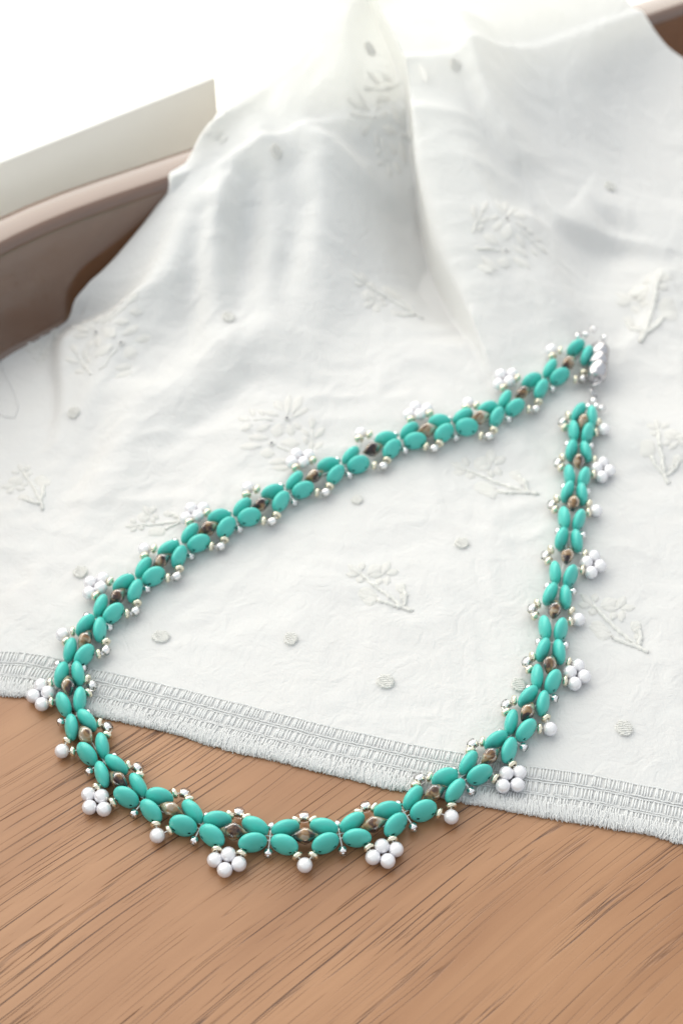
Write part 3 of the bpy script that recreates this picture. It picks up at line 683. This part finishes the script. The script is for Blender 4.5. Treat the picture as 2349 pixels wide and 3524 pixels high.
for u in range(NB):
    J0, Bc, J1 = CL[2*u], CL[2*u+1], CL[2*u+2]
    T = (J1-J0).normalized(); N = Vector((-T.y, T.x))          # N points to the outside of the loop
    gh = max(h_at(Bc), (h_at(J0)+h_at(J1)+h_at(Bc))/3)
    half = ((J1-J0).length)/2
    for e, J in ((-1, J0), (1, J1)):
        Td = (Bc-J).normalized(); Nd = Vector((-Td.y, Td.x))*(1 if e < 0 else -1)
        gap = max(.285, min(.325, (Bc-J).length*.435)); cen = J+Td*gap
        hl = h_at(cen)
        for sd in (1, -1):
            near = .118; far = .215; spl = math.atan2(far-near, .30)
            off = (near+far)/2+.01
            c2 = cen+Nd*off*sd
            dirv = (Td + Nd*sd*math.tan(spl*.85)).normalized(); lat = Vector((-dirv.y, dirv.x)); 
            if lat.dot(Nd) < 0: lat = -lat
            tilt = R(6 if sd > 0 else -2)+rn.uniform(-.10, .10)
            X3 = Vector((dirv.x, dirv.y, rn.uniform(-.05, .05))).normalized()
            Z3 = Vector((lat.x*sd, lat.y*sd, 0))*math.cos(tilt)+UPZ*math.sin(tilt)
            Z3 = (Z3-X3*Z3.dot(X3)).normalized(); Y3 = Z3.cross(X3)
            if Y3.z < 0: X3 = -X3; Y3 = -Y3
            o_ = bpy.data.objects.new('lentil_bead', LENTIL); C.objects.link(o_); o_.parent = sn
            o_.matrix_local = frame(Vector((c2.x, c2.y, max(hl, h_at(c2))+.285)), X3, Y3, Z3)
        # thread along the strand
    zb = gh+.30
    T3 = Vector((T.x, T.y, 0)); N3 = Vector((N.x, N.y, 0))
    M_ = frame(Vector((Bc.x, Bc.y, zb)), T3*rn.choice((1, -1)), (N3+UPZ*rn.uniform(-.1, .4)).normalized(), UPZ)
    xx = T3; yy = (N3+UPZ*rn.uniform(-.2, .3)).normalized(); zz = xx.cross(yy)
    o_ = bpy.data.objects.new('smoky_bead', SMOKY); C.objects.link(o_); o_.parent = sn; o_.matrix_local = frame(Vector((Bc.x, Bc.y, zb+.04)), xx, yy, zz)
    far_ = max(0.0, N.y)
    def P(s_, n_, up_):
        if n_ > .3: n_ += .07*far_; up_ += .15*far_
        q = Bc+T*s_+N*n_
        return Vector((q.x, q.y, max(h_at(q)+up_, 0.02+up_)))
    # outer picot
    if (u+1) % 2:       # one pearl
        for sg in (-1, 1):
            put('gold_spacer', GOLD, P(sg*.15, .375, .20), N3*.8-T3*sg*.45)
        pc = P(rn.uniform(-.02, .02), .56, .165); put('pearl', PEARL, pc, T3)
        threads.append([P(-.2, .25, .25), P(-.15, .375, .2), P(0, .55, .165), P(.15, .375, .2), P(.2, .25, .25)])
    else:               # four pearls
        jx = rn.uniform(-.02, .02)
        for sg in (-1, 1):
            put('gold_spacer', GOLD, P(sg*.25, .39, .20), N3*.9-T3*sg*.15)
            put('pearl', PEARL, P(sg*.245+jx, .60, .163), T3)
        put('pearl', PEARL, P(jx, .455, .20), T3); put('pearl', PEARL, P(jx, .775, .16), T3)
        threads.append([P(-.22, .25, .25), P(-.25, .42, .2), P(-.245, .6, .165), P(0, .775, .165), P(.245, .6, .165), P(.25, .42, .2), P(.22, .25, .25)])
    # inner picot
    for sg in (-1, 1): put('gold_spacer', GOLD, P(sg*.175, -.40, .22), N3*.75+T3*sg*.55)
    put('seed_bead', SEEDB, P(rn.uniform(-.02, .02), -.49, .20), T3+N3*rn.uniform(-.15, .15))
    threads.append([P(-.2, -.25, .25), P(-.17, -.4, .22), P(0, -.49, .2), P(.17, -.4, .22), P(.2, -.25, .25)])
for i in range(0, len(CL), 2):
    a = CL[max(i-1, 0)]; b_ = CL[min(i+1, len(CL)-1)]; T = (b_-a).normalized(); N = Vector((-T.y, T.x)); N3 = Vector((N.x, N.y, 0))
    if i in (0, len(CL)-1): continue
    for sg, d_ in ((1, .31), (-1, .27)):
        q = CL[i]+N*sg*d_; put('seed_bead', SEED, (q.x, q.y, h_at(q)+.17), N3)
    threads.append([Vector((*(CL[i]+N*s_), h_at(CL[i])+.2)) for s_ in (-.33, 0, .33)])
for i in range(len(CL)-1):
    q0, q1 = CL[i], CL[i+1]
    Tt = (q1-q0).normalized(); Nn = Vector((-Tt.y, Tt.x))
    for sg in (-.05, .05): threads.append([Vector((*(q0+Nn*sg), h_at(q0)+.2)), Vector((*(q1+Nn*sg), h_at(q1)+.2))])
v, f, mi = merge([(*tube(t, .014, 5), 0) for t in threads]); obj('thread', mesh('thread', v, f), M_NYLON, sn)
# clasp: ribbed magnetic tube with a loop at each end
ca = lift(2062, 1196, .36); cb = lift(2049, 1312, .36)
ch = max(h_at(ca), h_at(cb), .05)+.31
A3 = Vector((ca.x, ca.y, ch+.05)); B3 = Vector((cb.x, cb.y, ch)); ax = (B3-A3); Lc = ax.length; ax.normalize()
pr = [(1e-4, 0), (.11, 0), (.19, .02), (.235, .06)]
nseg = 3
for k in range(nseg):
    z0 = .07+(Lc-.20)*k/nseg; z1 = .07+(Lc-.20)*(k+1)/nseg
    pr += [(.252, z0), (.262, z0+.012), (.2625, (z0+z1)/2), (.262, z1-.012), (.252, z1)]
pr += [(.24, Lc-.11), (.24, Lc-.06), (.19, Lc-.01), (.10, Lc+.01), (1e-4, Lc+.01)]
v, f = lathe(pr, 32); zc = ax; xc = UPZ.cross(zc).normalized(); yc = zc.cross(xc)
clasp = obj('magnetic_clasp', mesh('magnetic_clasp', v, f), M_STEEL, sn, frame(A3, xc, yc, zc)); tag(clasp, 'ribbed silver barrel clasp')
jr = lift(2041, 1350, .2); vj, fj = torus(.135, .034, 22, 8)
obj('jump_ring', mesh('jump_ring', vj, fj), M_STEEL, sn, frame(Vector((jr.x, jr.y, h_at(jr)+.17)), Vector((0, 1, 0)), Vector((-.6, 0, .8)), Vector((.8, 0, .6))))
v, f = torus(.125, .032, 22, 8)
for loc, nm in ((Lc+.13, 1), (-.13, 0)):
    Mx = Matrix.Translation((0, 0, loc)) @ Matrix.Rotation(PI/2, 4, 'X') @ Matrix.Rotation(.5, 4, 'Z')
    Mx = Mx @ Matrix.Rotation(.6, 4, 'Y'); 
    if not nm: LOOP = bpy.data.meshes['loop']
    else: LOOP = mesh('loop', v, f); LOOP.materials.append(M_STEEL)
    o_ = bpy.data.objects.new('loop', LOOP); C.objects.link(o_); o_.parent = clasp; o_.matrix_local = Mx
for px, py in ((2040, 1379), (2049, 1398), (2068, 1405), (2022, 1400), (1984, 1168), (2010, 1164), (2037, 1146), (2074, 1176)):
    q = lift(px, py, .2); put('seed_bead', SEED, (q.x, q.y, h_at(q)+.2+(.12 if py < 1200 else 0)), (random.uniform(-1, 1), random.uniform(-1, 1), .3))
